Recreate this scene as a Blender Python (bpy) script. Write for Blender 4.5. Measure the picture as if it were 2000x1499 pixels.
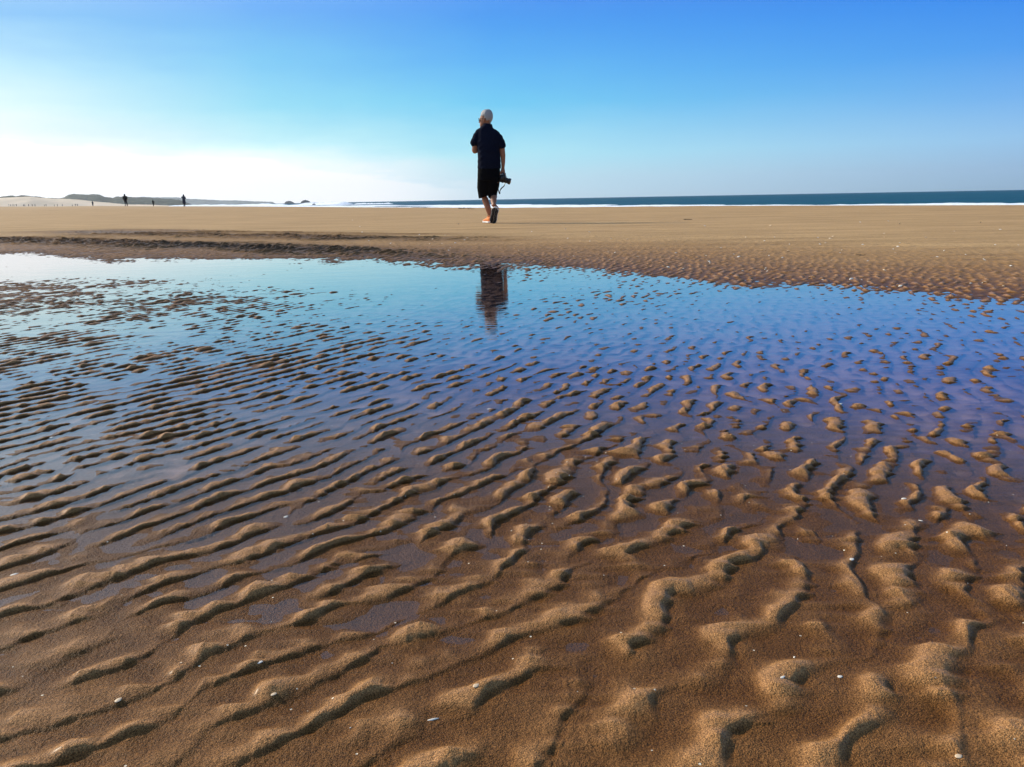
import bpy, bmesh, math, random
import numpy as np
from mathutils import Vector, Matrix

for o in list(bpy.data.objects):
    bpy.data.objects.remove(o, do_unlink=True)
sc = bpy.context.scene
COL = sc.collection
R = math.radians

# ------------------------------------------------------------------ camera
CAM_H = 0.39
PITCH = 12.93
ROLL = 1.05
cam_d = bpy.data.cameras.new('camera')
cam = bpy.data.objects.new('view_camera', cam_d)
COL.objects.link(cam)
cam_d.sensor_width = 36.0
cam_d.lens = 36.0 * 1570 / 2000
cam_d.clip_start = 0.02
cam_d.clip_end = 30000
cam.matrix_world = (Matrix.Translation((0, 0, CAM_H)) @ Matrix.Rotation(R(90 - PITCH), 4, 'X')
                    @ Matrix.Rotation(R(-ROLL), 4, 'Z'))
sc.camera = cam

# ------------------------------------------------------------------ sun, sky, exposure
SUN_EL, SUN_AZ = 28.5, -62.0            # azimuth from straight ahead, negative = left
S = Vector((math.cos(R(SUN_EL)) * math.sin(R(SUN_AZ)), math.cos(R(SUN_EL)) * math.cos(R(SUN_AZ)), math.sin(R(SUN_EL))))
sun_d = bpy.data.lights.new('sun', 'SUN')
sun_d.energy = 5.0
sun_d.angle = R(0.5)
sun_d.color = (1.0, 0.885, 0.69)
sun = bpy.data.objects.new('sun', sun_d)
COL.objects.link(sun)
sun.rotation_euler = S.to_track_quat('Z', 'Y').to_euler()

sc.view_settings.view_transform = 'Standard'
sc.view_settings.look = 'None'
sc.view_settings.exposure = 0.0
sc.view_settings.gamma = 1.0


def lin(rgb, gain=1.0):
    out = []
    for c in rgb:
        c = c / 255.0
        out.append((c / 12.92 if c <= 0.04045 else ((c + 0.055) / 1.055) ** 2.4) * gain)
    return tuple(out) + (1.0,)


class NT:
    """Small node-tree helper."""
    def __init__(self, tree):
        self.t = tree
        self.n = tree.nodes
        self.l = tree.links

    def new(self, typ, **kw):
        nd = self.n.new(typ)
        for k, v in kw.items():
            setattr(nd, k, v)
        return nd

    def put(self, sock, val):
        if isinstance(val, bpy.types.NodeSocket):
            self.l.new(val, sock)
        else:
            sock.default_value = val

    def math(self, op, a, b=0.0, c=0.0, clamp=False):
        nd = self.new('ShaderNodeMath', operation=op)
        nd.use_clamp = clamp
        self.put(nd.inputs[0], a)
        self.put(nd.inputs[1], b)
        self.put(nd.inputs[2], c)
        return nd.outputs[0]

    def rng(self, v, a, b, c=0.0, d=1.0, smooth=False):
        nd = self.new('ShaderNodeMapRange')
        if smooth:
            nd.interpolation_type = 'SMOOTHSTEP'
        self.put(nd.inputs[0], v)
        for i, x in enumerate((a, b, c, d)):
            nd.inputs[i + 1].default_value = x
        return nd.outputs[0]

    def ramp(self, fac, stops, interp='LINEAR'):
        nd = self.new('ShaderNodeValToRGB')
        cr = nd.color_ramp
        cr.interpolation = interp
        while len(cr.elements) < len(stops):
            cr.elements.new(0.5)
        for e, (p, c) in zip(cr.elements, stops):
            e.position = p
            e.color = c
        self.put(nd.inputs[0], fac)
        return nd.outputs[0]

    def mix(self, fac, a, b, mode='MIX'):
        nd = self.new('ShaderNodeMix', data_type='RGBA', blend_type=mode)
        self.put(nd.inputs[0], fac)
        self.put(nd.inputs[6], a)
        self.put(nd.inputs[7], b)
        return nd.outputs[2]

    def noise(self, vec, scale, detail=2.0, rough=0.5, dist=0.0, col=False):
        nd = self.new('ShaderNodeTexNoise')
        if vec is not None:
            self.l.new(vec, nd.inputs['Vector'])
        nd.inputs['Scale'].default_value = scale
        nd.inputs['Detail'].default_value = detail
        nd.inputs['Roughness'].default_value = rough
        nd.inputs['Distortion'].default_value = dist
        return nd.outputs[1 if col else 0]

    def mapping(self, vec, scale=(1, 1, 1), rot=(0, 0, 0), loc=(0, 0, 0)):
        nd = self.new('ShaderNodeMapping')
        self.l.new(vec, nd.inputs[0])
        nd.inputs['Scale'].default_value = scale
        nd.inputs['Rotation'].default_value = rot
        nd.inputs['Location'].default_value = loc
        return nd.outputs[0]

    def bump(self, h, strength, dist, normal=None):
        nd = self.new('ShaderNodeBump')
        self.put(nd.inputs['Height'], h)
        nd.inputs['Strength'].default_value = strength
        nd.inputs['Distance'].default_value = dist
        if normal is not None:
            self.l.new(normal, nd.inputs['Normal'])
        return nd.outputs[0]


world = bpy.data.worlds.new('World')
sc.world = world
world.use_nodes = True
W = NT(world.node_tree)
W.n.clear()
w_out = W.new('ShaderNodeOutputWorld')
w_bg = W.new('ShaderNodeBackground')
W.l.new(w_bg.outputs[0], w_out.inputs[0])
sky = W.new('ShaderNodeTexSky')
sky.sky_type = 'NISHITA'
sky.sun_disc = False
sky.sun_elevation = R(SUN_EL)
sky.sun_rotation = R(SUN_AZ)
sky.air_density = 1.0
sky.dust_density = 1.0
sky.ozone_density = 3.0
tc = W.new('ShaderNodeTexCoord')
vdir = W.new('ShaderNodeVectorMath', operation='NORMALIZE')
W.l.new(tc.outputs['Generated'], vdir.inputs[0])
sep = W.new('ShaderNodeSeparateXYZ')
W.l.new(vdir.outputs[0], sep.inputs[0])
el = W.math('MULTIPLY', W.math('ARCSINE', sep.outputs[2]), 57.29578)
az = W.math('MULTIPLY', W.math('ARCTAN2', sep.outputs[0], sep.outputs[1]), 57.29578)
# low bank of bright sea mist under the sun, with a soft cloudy upper edge
mv = W.mapping(vdir.outputs[0], scale=(7, 7, 30))
nz = W.noise(mv, 1.0, 4.0, 0.55)
el_n = W.math('ADD', el, W.math('MULTIPLY', W.math('SUBTRACT', nz, 0.5), W.rng(az, -5, 12, 2.2, 0.5)))
E = W.rng(el_n, 0.0, 14.0)


def stops(lst):
    return [(e / 14.0, lin(c)) for e, c in lst]


r_l = W.ramp(E, stops([(0, (255, 255, 255)), (4.2, (253, 255, 255)), (5.6, (232, 255, 255)), (8.0, (196, 238, 255)),
                       (10.7, (142, 200, 249)), (14, (180, 222, 254))]))
r_ml = W.ramp(E, stops([(0, (255, 255, 255)), (2.2, (254, 255, 255)), (2.7, (232, 252, 255)), (3.6, (200, 247, 253)), (6.0, (150, 224, 248)),
                        (9.1, (124, 203, 247)), (12.0, (104, 174, 247)), (14, (112, 178, 247))]))
r_c = W.ramp(E, stops([(0, (203, 230, 244)), (1.5, (196, 236, 248)), (3.0, (176, 236, 250)), (6.3, (112, 205, 246)), (9.5, (88, 176, 246)),
                       (12.6, (66, 148, 242)), (14, (66, 140, 238))]))
r_r = W.ramp(E, stops([(0, (150, 184, 208)), (1.4, (158, 196, 228)), (3.0, (152, 202, 242)), (5.3, (118, 182, 243)), (8.0, (78, 158, 243)),
                       (10.7, (58, 141, 240)), (14, (56, 126, 232))]))
low = W.mix(W.rng(az, -33, -16), r_l, r_ml)
low = W.mix(W.rng(az, -16, -1), low, r_c)
low = W.mix(W.rng(az, -1, 32), low, r_r)
glow = W.math('MULTIPLY', W.rng(az, -36, -4, 1.0, 0.0), W.rng(el_n, 0.5, 4.5, 1.0, 0.0, smooth=True))
low = W.mix(W.math('MULTIPLY', glow, 1.0), low, (1.7, 1.7, 1.68, 1))
# white cloud bank lying along the horizon under the sun
cb = W.noise(W.mapping(vdir.outputs[0], scale=(9, 9, 55), loc=(3.1, 0, 0)), 1.0, 6.0, 0.6)
edge_el = W.math('ADD', W.rng(az, -34, 2, 4.3, 0.7), W.math('MULTIPLY', W.math('SUBTRACT', cb, 0.5), 3.2))
bank = W.math('MULTIPLY', W.rng(W.math('SUBTRACT', edge_el, el), -0.22, 0.42, smooth=True), W.rng(az, -13, 1, 1.0, 0.0, smooth=True))
low = W.mix(bank, low, (1.1, 1.1, 1.1, 1))
hi = W.mix(1.0, sky.outputs[0], (0.30, 0.325, 0.325, 1), 'MULTIPLY')
hi = W.mix(1.0, hi, W.ramp(W.rng(az, -60, 10), [(0, (1.0, 1.0, 1.0, 1)), (1, (0.60, 0.60, 0.60, 1))]), 'MULTIPLY')
skycol = W.mix(W.rng(el, 11, 22, smooth=True), low, hi)
W.l.new(skycol, w_bg.inputs[0])
w_bg.inputs[1].default_value = 1.0

# ------------------------------------------------------------------ object helpers
def tag(o, label=None, cat=None, group=None, kind=None):
    if label: o['label'] = label
    if cat: o['category'] = cat
    if group: o['group'] = group
    if kind: o['kind'] = kind
    return o


def link(name, me, mat=None, parent=None, smooth=True):
    o = bpy.data.objects.new(name, me)
    COL.objects.link(o)
    if mat: me.materials.append(mat)
    if parent: o.parent = parent
    if smooth and len(me.polygons):
        me.polygons.foreach_set('use_smooth', np.ones(len(me.polygons), bool))
    return o


def grid_mesh(name, V, nr, nc, wrap=False):
    """Mesh of a (nr x nc) vertex grid."""
    me = bpy.data.meshes.new(name)
    me.vertices.add(len(V))
    me.vertices.foreach_set('co', V.astype(np.float32).ravel())
    i = np.arange(nr - 1)[:, None] * nc
    j = np.arange(nc if wrap else nc - 1)[None, :]
    j2 = (j + 1) % nc
    q = np.stack([i + j, i + j2, i + nc + j2, i + nc + j], -1).reshape(-1, 4)
    n = len(q)
    me.loops.add(n * 4)
    me.loops.foreach_set('vertex_index', q.ravel().astype(np.int32))
    me.polygons.add(n)
    me.polygons.foreach_set('loop_start', (np.arange(n) * 4).astype(np.int32))
    me.polygons.foreach_set('loop_total', np.full(n, 4, np.int32))
    me.update(calc_edges=True)
    return me


def attr(me, name, vals):
    a = me.attributes.new(name, 'FLOAT', 'POINT')
    a.data.foreach_set('value', np.asarray(vals, np.float32).ravel())


def material(name):
    m = bpy.data.materials.new(name)
    m.use_nodes = True
    t = NT(m.node_tree)
    return m, t, m.node_tree.nodes['Principled BSDF']


def simple(name, col, rough=0.6, spec=0.3, var=0.0, scale=40.0, bump=0.0):
    m, t, p = material(name)
    c = tuple(col) + (1.0,)
    if var:
        g = t.new('ShaderNodeTexCoord').outputs['Object']
        f = t.noise(g, scale, 3.0)
        lo = tuple(x * (1 - var) for x in col) + (1.0,)
        hi_ = tuple(min(1, x * (1 + var)) for x in col) + (1.0,)
        t.l.new(t.mix(t.rng(f, 0.3, 0.7), lo, hi_), p.inputs['Base Color'])
        if bump:
            t.l.new(t.bump(f, 0.6, bump), p.inputs['Normal'])
    else:
        p.inputs['Base Color'].default_value = c
    p.inputs['Roughness'].default_value = rough
    p.inputs['Specular IOR Level'].default_value = spec
    return m


# ------------------------------------------------------------------ terrain functions
def sm(a, b, x):
    t = np.clip((x - a) / (b - a), 0, 1)
    return t * t * (3 - 2 * t)


CU, CV = np.array([0.907, 0.421]), np.array([-0.421, 0.907])    # seaward / along the shore
COAST_V = np.array([-400, -20, 10, 25, 35, 60, 150, 262, 400, 600, 700, 850, 1100, 1500, 7000.])
COAST_U = np.array([25, 25, 21, 20.0, 15.6, 15.2, 17.0, 17.5, 5, -18, -28, -70, -300, -900, -6500.])
# far rim of the pool, as (x, y) points
RIM = np.array([(-14, 12.0), (-9.2, 9.6), (-4.85, 7.6), (-2.43, 5.99), (-1.12, 5.75), (-0.4, 5.15), (0.15, 4.75), (0.62, 4.1), (1.12, 3.49),
                (1.89, 2.95), (3.2, 2.2), (6, 1.2), (12, 0)])


def poly_dist(x, y, P, side=1.0):
    """Signed distance to a polyline, positive on its left (walking along it) times side."""
    best = np.full(x.shape, 1e9)
    sign = np.ones(x.shape)
    for a, b in zip(P[:-1], P[1:]):
        d = b - a
        L2 = d @ d
        t = np.clip(((x - a[0]) * d[0] + (y - a[1]) * d[1]) / L2, 0, 1)
        dx, dy = x - (a[0] + t * d[0]), y - (a[1] + t * d[1])
        ds = np.hypot(dx, dy)
        s = np.sign(d[0] * (y - a[1]) - d[1] * (x - a[0]))
        m = ds < best
        best = np.where(m, ds, best)
        sign = np.where(m, s, sign)
    return best * sign * side


def coarse_z(x, y):
    """Large shape of the beach: berm, fall to the sea, rise toward the dunes."""
    u = x * CU[0] + y * CU[1]
    v = x * CV[0] + y * CV[1]
    uc = np.interp(v, COAST_V, COAST_U)
    A = sm(22, 150, v)
    z = A * 0.5 * (1 - sm(-8, 17, u))
    z = z + A * 0.017 * np.clip(np.minimum(uc - 18, 0) * 0 - 10 - u, 0, 260)
    s = u - uc                                      # seaward of the berm crest
    fall = np.where(s > 0, -0.055 * s - 0.004 * s * s, 0)
    z = z + np.maximum(fall, -6.0)
    return z


def coast_s(x, y):
    u = x * CU[0] + y * CU[1]
    v = x * CV[0] + y * CV[1]
    return u - np.interp(v, COAST_V, COAST_U)


# band-limited random fields on a 1 cm grid
rng = np.random.default_rng(11)
GX0, GX1, GY0, GY1, GS = -13.0, 9.0, -2.0, 18.0, 0.01
NX, NY = int((GX1 - GX0) / GS), int((GY1 - GY0) / GS)
kx = (np.fft.fftfreq(NX, GS) * 2 * np.pi).astype(np.float32)[None, :]
ky = (np.fft.fftfreq(NY, GS) * 2 * np.pi).astype(np.float32)[:, None]
white = np.fft.fft2((rng.standard_normal((NY, NX)) + 1j * rng.standard_normal((NY, NX))).astype(np.complex64)).astype(np.complex64)


def gabor(lam, ang, sn, st):
    """Complex ripple field: wavelength lam, crests along `ang` (degrees from x), relative bandwidths."""
    k0 = 2 * np.pi / lam
    n = (math.sin(R(ang)), -math.cos(R(ang)))
    t = (math.cos(R(ang)), math.sin(R(ang)))
    kn = kx * n[0] + ky * n[1] - k0
    kt = kx * t[0] + ky * t[1]
    f = np.exp(-0.5 * ((kn / (sn * k0)) ** 2 + (kt / (st * k0)) ** 2)).astype(np.float32)
    F = np.fft.ifft2(white * f).astype(np.complex64)
    return F / np.abs(F).mean()


def band(lam, width=0.35, seed=0):
    """Real isotropic noise of a given wavelength, unit variance."""
    k0 = 2 * np.pi / lam
    k = np.sqrt(kx * kx + ky * ky)
    w = np.roll(white, (seed * 131 + 17, seed * 57 + 5), (0, 1)) if seed else white
    f = np.exp(-0.5 * ((k - k0) / (width * k0)) ** 2).astype(np.float32)
    F = np.fft.ifft2(w * f).real.astype(np.float32)
    return F / F.std()


def streaky(ang, lam_t, lam_n, seed):
    """Noise stretched along the flow (across the crests)."""
    n = (math.sin(R(ang)), -math.cos(R(ang)))
    t = (math.cos(R(ang)), math.sin(R(ang)))
    kn = kx * n[0] + ky * n[1]
    kt = kx * t[0] + ky * t[1]
    w = np.roll(white, (seed * 91 + 7, seed * 33 + 3), (0, 1))
    f = np.exp(-0.5 * ((np.abs(kt) - 2 * np.pi / lam_t) / (0.35 * 2 * np.pi / lam_t)) ** 2 - 0.5 * (kn * lam_n / 2 / np.pi) ** 2 * 4).astype(np.float32)
    F = np.fft.ifft2(w * f).real.astype(np.float32)
    return F / F.std()


def sampler(x, y):
    fx = np.clip((x - GX0) / GS, 0, NX - 1.001)
    fy = np.clip((y - GY0) / GS, 0, NY - 1.001)
    ix, iy = fx.astype(np.int32), fy.astype(np.int32)
    ax, ay = (fx - ix).astype(np.float32), (fy - iy).astype(np.float32)
    i00 = iy * NX + ix

    def s(F):
        F = F.ravel()
        return (F[i00] * (1 - ax) * (1 - ay) + F[i00 + 1] * ax * (1 - ay) + F[i00 + NX] * (1 - ax) * ay + F[i00 + NX + 1] * ax * ay)
    return s


def ripple(phi, tongue=0.0, soft=0.0):
    """Asymmetric ripple profile: gentle stoss side, short steep lee, wide flat trough."""
    u = (phi / (2 * np.pi)) % 1.0
    up = np.clip((u - 0.22) / 0.48, 0, 1)
    rise = up * up * (3 - 2 * up)
    top = 1 - 0.10 * np.clip((u - 0.70) / 0.09, 0, 1) ** 2
    dn = np.clip((u - 0.79) / (0.105 + soft + 0.22 * tongue), 0, 1)
    fall = 0.90 * (1 - dn * dn * (3 - 2 * dn))
    return np.where(u < 0.70, rise, np.where(u < 0.79, top, fall))


# fan of vertices: dense where the ground is near
def radii():
    r = [0.06, 0.12, 0.18, 0.24, 0.29, 0.33, 0.36]
    while r[-1] < 4200:
        q = r[-1]
        if q < 0.45: d = 0.006
        elif q < 1.1: d = 0.0017
        elif q < 2.2: d = 0.0030
        elif q < 4: d = 0.0052
        elif q < 9: d = 0.0085
        elif q < 13: d = 0.014
        elif q < 30: d = q * 0.006
        else: d = q * 0.035
        r.append(q + d)
    return np.array(r)


def fan(r, fine, n_fine, n_back, n_mid=0, mid=82.0):
    a1 = np.linspace(-fine, fine, n_fine)
    if n_mid:
        m1 = np.linspace(fine, mid, n_mid + 1)[1:]
        a2 = np.concatenate([m1, np.linspace(mid, 360 - mid, n_back + 2)[1:-1], 360 - m1[::-1]])
    else:
        a2 = np.linspace(fine, 360 - fine, n_back + 2)[1:-1]
    a = np.radians(np.concatenate([a1, a2]))
    x = (r[:, None] * np.sin(a)[None, :]).ravel()
    y = (r[:, None] * np.cos(a)[None, :]).ravel()
    return x, y, len(r), len(a)


rr = radii()
X, Y, NR, NA = fan(rr, 39.0, 1000, 40, 230)
s = sampler(X, Y)
b120, b40, b12, b5 = band(1.3, 0.4, 1), band(0.42, 0.4, 2), band(0.095, 0.4, 3), band(0.04, 0.5, 4)
n120, n40, n12, n5 = s(b120), s(b40), s(b12), s(b5)
# ripple field blended from several orientations and degrees of regularity
left = np.clip(0.5 - X / (0.55 + 0.42 * np.abs(Y)), 0, 1)      # 1 left, 0 right
left = left * left * (3 - 2 * left)
wA = left * sm(1.3, 0.5, Y)                     # near left: longer, flatter crests
wB = left * (1 - wA)
wC = 1 - left
nearw = sm(1.05, 0.62, Y)
wA, wB, wC_ = wA * (1 - 0.25 * nearw), wB * (1 - nearw), wC * (1 - nearw)
F = np.zeros(len(X), np.complex64)
G = gabor(0.064, 54, 0.18, 0.34); F += (1 - wA - wB - wC_) * s(G)
G = gabor(0.053, 42, 0.13, 0.13); F += wA * s(G)
G = gabor(0.046, 57, 0.14, 0.14); F += wB * s(G)
G = gabor(0.047, 68, 0.20, 0.36); F += wC_ * s(G)
del G
phi = np.angle(F) + 0.30 * n5 * 0.5 + (0.30 + 0.35 * wC) * n12
mag = np.abs(F)
st = s(streaky(84, 0.015, 0.09, 6))
hcrest = ripple(phi, np.clip(0.10 + 0.55 * st * sm(0.5, 1.0, Y), 0, 1) * (0.25 + 0.75 * wC) * sm(4, 1.6, Y), 0.09 * nearw * (1 - 0.75 * left))
lump = np.clip(1 + 0.26 * n12 * (0.5 + 1.6 * wC) + 0.14 * n5, 0.06, 1.5)
amp_m = np.clip(mag * 1.25, 0.0, 1.0) ** 0.8 * lump

rim = poly_dist(X, Y, RIM) + 0.035 * n120 + 0.022 * n40
# bed level under the ripples
near = np.interp(Y, [-2, 0.3, 0.6, 0.85, 1.2, 1.6, 2.3, 3.0, 40], [12, 4.0, 1.6, -0.2, -1.4, -1.8, -2.3, -2.8, -3.4]) * 1e-3
near = near - 0.0008 * left * sm(0.7, 1.1, Y) - 0.0007 * np.clip(0.5 - left, 0, 1) * 2 * sm(0.9, 1.6, Y)
far = np.interp(rim, [-3, -1.6, -0.7, -0.3, -0.06, 0.15, 0.6, 2.0, 5, 20], [-4.6, -5.4, -6.2, -5.2, -3.2, 1.2, 4, 6, 6, 4]) * 1e-3
far = far - 0.0040 * sm(0.30, 0.75, left) * sm(-0.1, -0.5, rim) * sm(-2.4, -1.2, rim)
hump = 0.0022 * np.exp(-(((X + 2.4) / 1.1) ** 2 + ((Y - 3.9) / 0.9) ** 2))
bed = np.where(rim > -1.6, far, near)
tblend = sm(-2.6, -1.0, rim)
bed = near * (1 - tblend) + far * tblend + hump * (1 - sm(-0.9, -0.3, rim))
dry = sm(-0.1, 0.5, rim)
bed = bed + (0.0010 * n120 + 0.0007 * n40) * (1 - 0.85 * dry) * (0.45 + 0.55 * sm(1.0, 2.2, Y))
# ripple height
amp = (0.0050 + 0.0003 * left) * (1 - 0.16 * sm(1.3, 0.6, Y)) * (1 - 0.18 * wC * sm(1.5, 3, Y))
amp_far = 0.0052 * np.interp(rim, [0, 0.5, 1.2, 2.2, 4], [1, 0.8, 0.6, 0.2, 0.012])
amp = amp * (1 - dry) + amp_far * dry
# rough, raised bands left of centre on the far side
B1 = np.array([(-18, 20), (-10.28, 16.2), (-4.36, 10.9), (-1.63, 8.9), (2.0, 7.0)])
B2 = np.array([(-15, 14), (-6.25, 10.1), (-3.26, 8.06), (-1.19, 6.5), (-0.17, 5.5), (0.9, 4.6)])
d1 = np.abs(poly_dist(X, Y, B1) + 0.10 * n120)
d2 = np.abs(poly_dist(X, Y, B2) + 0.08 * n120)
fade = sm(0.8, -2.0, X)
rough_band = np.maximum(np.exp(-(d1 / (0.42 + 0.05 * np.clip(-X, 0, 12))) ** 2) * 0.8, np.exp(-(d2 / (0.34 + 0.06 * np.clip(-X, 0, 12))) ** 2)) * fade
rough_band = rough_band + 0.35 * fade * np.exp(-((poly_dist(X, Y, B1) - 0.9) / 0.25) ** 2)
ridge = s(gabor(0.052, 40, 0.3, 0.3))
rid = ripple(np.angle(ridge)) * np.clip(np.abs(ridge), 0.2, 1.6)
h = amp * amp_m * hcrest
h = h * (1 - 0.75 * np.clip(rough_band, 0, 1)) + rough_band * (0.015 * rid * np.clip(0.9 + 0.4 * n40, 0.2, 2))
# combed sand on the stoss and lee sides, and small irregularities
fine_fade = sm(3.5, 1.2, Y)
h = h + fine_fade * 0.00060 * st * np.clip(amp_m, 0, 1) * (0.35 + sm(0.75, 0.1, np.abs(((phi / (2 * np.pi)) % 1) - 0.72)))
h = h + (0.00045 * n5 + 0.0006 * n12) * (1 - 0.93 * sm(1.6, 4.5, rim))
h = h + (0.0006 * n40 * sm(0.8, 3, rim) + 0.0006 * n12 * sm(0.5, 2, rim)) * (1 - 0.9 * sm(2.5, 5.0, rim))
edge = sm(17, 14, np.hypot(X, Y))                # detail fades where it is too small to see
Zc = coarse_z(X, Y)
Z = Zc + (bed + h) * edge + 0.006 * (1 - edge)
Z = np.where((Y < -0.3), np.maximum(Z, 0.012), Z)
V = np.stack([X, Y, Z], 1)
beach_me = grid_mesh('beach', V, NR, NA, wrap=True)
attr(beach_me, 'level', (bed + h) * edge + 0.006 * (1 - edge))
attr(beach_me, 'rim', np.clip(rim, -5, 60))
attr(beach_me, 'band', np.clip(rough_band, 0, 1) * edge)
attr(beach_me, 'rise', np.clip(h / 0.0062, 0, 1.5))

# fine local height lookup for things that lie on the sand
_zr = Z.reshape(NR, NA)
_a_f = np.radians(np.linspace(-39, 39, 1000))


def ground_z(x, y):
    r = math.hypot(x, y)
    a = math.atan2(x, y)
    i = int(np.clip(np.searchsorted(rr, r), 1, NR - 1))
    j = int(np.clip(np.searchsorted(_a_f, a), 1, 999))
    return float(_zr[i - 1:i + 1, j - 1:j + 1].mean())


# sand material: wetness follows the height above the water
m_sand, t, p = material('sand')
geo = t.new('ShaderNodeNewGeometry')
pos = geo.outputs['Position']


def A(name):
    nd = t.new('ShaderNodeAttribute')
    nd.attribute_name = name
    return nd.outputs['Fac']


lvl, rimA, rise = A('level'), A('rim'), A('rise')
grain = t.noise(pos, 900, 2.0, 0.6)
grain2 = t.noise(pos, 260, 2.0, 0.6)
patch = t.noise(pos, 9, 4.0, 0.6)
patch_b = t.noise(t.mapping(pos, scale=(0.25, 1.2, 1), rot=(0, 0, R(-28))), 1.6, 5.0, 0.65)
wet = t.rng(t.math('ADD', lvl, t.math('MULTIPLY', t.math('SUBTRACT', patch, 0.5), 0.006)), 0.001, 0.013, 1.0, 0.0)
bandA = A('band')
drained_sheen = t.math('MULTIPLY', t.rng(rise, 0.30, 0.85, 0.0, 0.72, smooth=True), t.rng(lvl, 0.0010, 0.0030))
wet = t.math('MULTIPLY', wet, t.math('SUBTRACT', 1.0, drained_sheen))     # crests drain first; their sunlit sheen is put into this tone too
drier = t.math('MULTIPLY', t.rng(rimA, 0.3, 3.2), t.math('SUBTRACT', 1.0, t.math('MULTIPLY', bandA, 1.0)))
col_wet = t.mix(t.rng(grain, 0.36, 0.66), (0.040, 0.0135, 0.0024, 1), (0.185, 0.073, 0.0145, 1))
col_dry = t.mix(t.rng(grain, 0.36, 0.66), (0.18, 0.081, 0.024, 1), (0.60, 0.295, 0.105, 1))
col_far = t.mix(t.rng(patch_b, 0.3, 0.7), (0.285, 0.168, 0.066, 1), (0.49, 0.300, 0.128, 1))
col_far = t.mix(t.math('MULTIPLY', t.rng(grain2, 0.4, 0.7), 0.35), col_far, (0.70, 0.48, 0.27, 1))
streak = t.noise(t.mapping(pos, scale=(0.16, 1.0, 1), rot=(0, 0, R(-16))), 5.5, 4.0, 0.7)
speck = t.noise(pos, 34, 3.0, 0.7)
col_far = t.mix(t.math('MULTIPLY', t.rng(streak, 0.50, 0.72), 0.45), col_far, (0.150, 0.082, 0.036, 1))
col_far = t.mix(t.math('MULTIPLY', t.rng(speck, 0.56, 0.72), 0.60), col_far, (0.105, 0.058, 0.028, 1))
col = t.mix(wet, col_dry, col_wet)
sub = t.rng(lvl, -0.006, -0.0025, 1.0, 0.0)            # pale silt settled on the pool bed
col = t.mix(t.math('MULTIPLY', sub, 0.85), col, (0.34, 0.195, 0.135, 1))
col = t.mix(drier, col, col_far)
col = t.mix(t.math('MULTIPLY', bandA, 0.88), col, (0.050, 0.028, 0.014, 1))  # bands darkened as damp sand, with ripple shade put into the colour
# pale dry sand a long way up the beach
sxyz = t.new('ShaderNodeSeparateXYZ')
t.l.new(pos, sxyz.inputs[0])
col = t.mix(t.rng(sxyz.outputs[1], 60, 420), col, (0.62, 0.50, 0.36, 1))
# tiny bits of broken shell
vor = t.new('ShaderNodeTexVoronoi')
t.l.new(pos, vor.inputs['Vector'])
vor.inputs['Scale'].default_value = 62
chip = t.math('LESS_THAN', vor.outputs['Distance'], 0.06)
vsep = t.new('ShaderNodeSeparateColor')
t.l.new(vor.outputs['Color'], vsep.inputs[0])
chip = t.math('MULTIPLY', chip, t.math('GREATER_THAN', vsep.outputs[0], 0.74))
col = t.mix(chip, col, (0.72, 0.62, 0.46, 1))
t.l.new(col, p.inputs['Base Color'])
rough = t.rng(wet, 0.0, 1.0, 0.66, 0.45)
rough = t.math('ADD', rough, t.math('MULTIPLY', drier, 0.25), clamp=True)
t.l.new(rough, p.inputs['Roughness'])
t.l.new(t.rng(drier, 0, 1, 0.07, 0.07), p.inputs['Specular IOR Level'])
bmp = t.bump(t.math('ADD', grain, t.math('MULTIPLY', grain2, 1.5)), 0.85, 0.0018)
t.l.new(bmp, p.inputs['Normal'])
t.l.new(t.math('MULTIPLY', t.rng(drier, 0, 0.6, 1.0, 0.0), t.rng(rise, 0.3, 0.9, 0.04, 0.30)), p.inputs['Coat Weight'])
p.inputs['Coat Roughness'].default_value = 0.24
p.inputs['Coat IOR'].default_value = 1.33
beach = link('beach', beach_me, m_sand)
tag(beach, kind='structure')

# ------------------------------------------------------------------ pool water
m_water, t, p = material('pool_water')
t.n.remove(p)
out = t.n['Material Output']
pos = t.new('ShaderNodeNewGeometry').outputs['Position']
w1 = t.noise(t.mapping(pos, scale=(0.45, 1.0, 1), rot=(0, 0, R(12))), 26, 3.0, 0.55)
w2 = t.noise(t.mapping(pos, scale=(0.5, 1.0, 1), rot=(0, 0, R(-14))), 6, 2.0, 0.5)
hgt = t.math('ADD', w1, t.math('MULTIPLY', w2, 1.8))
nrm = t.bump(hgt, 0.22, 0.0018)
dot = t.new('ShaderNodeVectorMath', operation='DOT_PRODUCT')     # Schlick, the same from both sides
t.l.new(nrm, dot.inputs[0])
t.l.new(t.new('ShaderNodeNewGeometry').outputs['Incoming'], dot.inputs[1])
inv = t.math('SUBTRACT', 1.0, t.math('ABSOLUTE', dot.outputs['Value']), clamp=True)
fres = t.math('ADD', t.rng(inv, 0.64, 0.97, 0.0, 0.90, smooth=True), 0.06, clamp=True)
tr = t.new('ShaderNodeBsdfTransparent')
tr.inputs[0].default_value = (0.93, 0.92, 0.90, 1)
gl = t.new('ShaderNodeBsdfGlossy')
gl.inputs['Roughness'].default_value = 0.015
t.l.new(nrm, gl.inputs['Normal'])
mx = t.new('ShaderNodeMixShader')
t.l.new(fres, mx.inputs[0])
t.l.new(tr.outputs[0], mx.inputs[1])
t.l.new(gl.outputs[0], mx.inputs[2])
t.l.new(mx.outputs[0], out.inputs[0])
gx, gy = np.meshgrid(np.linspace(-13, 9, 45), np.linspace(0.35, 13, 26))
gx, gy = gx.ravel(), gy.ravel()
pool_me = grid_mesh('pool', np.stack([gx, gy, np.zeros_like(gx)], 1), 26, 45)
pool = link('pool_water', pool_me, m_water)
tag(pool, kind='structure')

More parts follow.
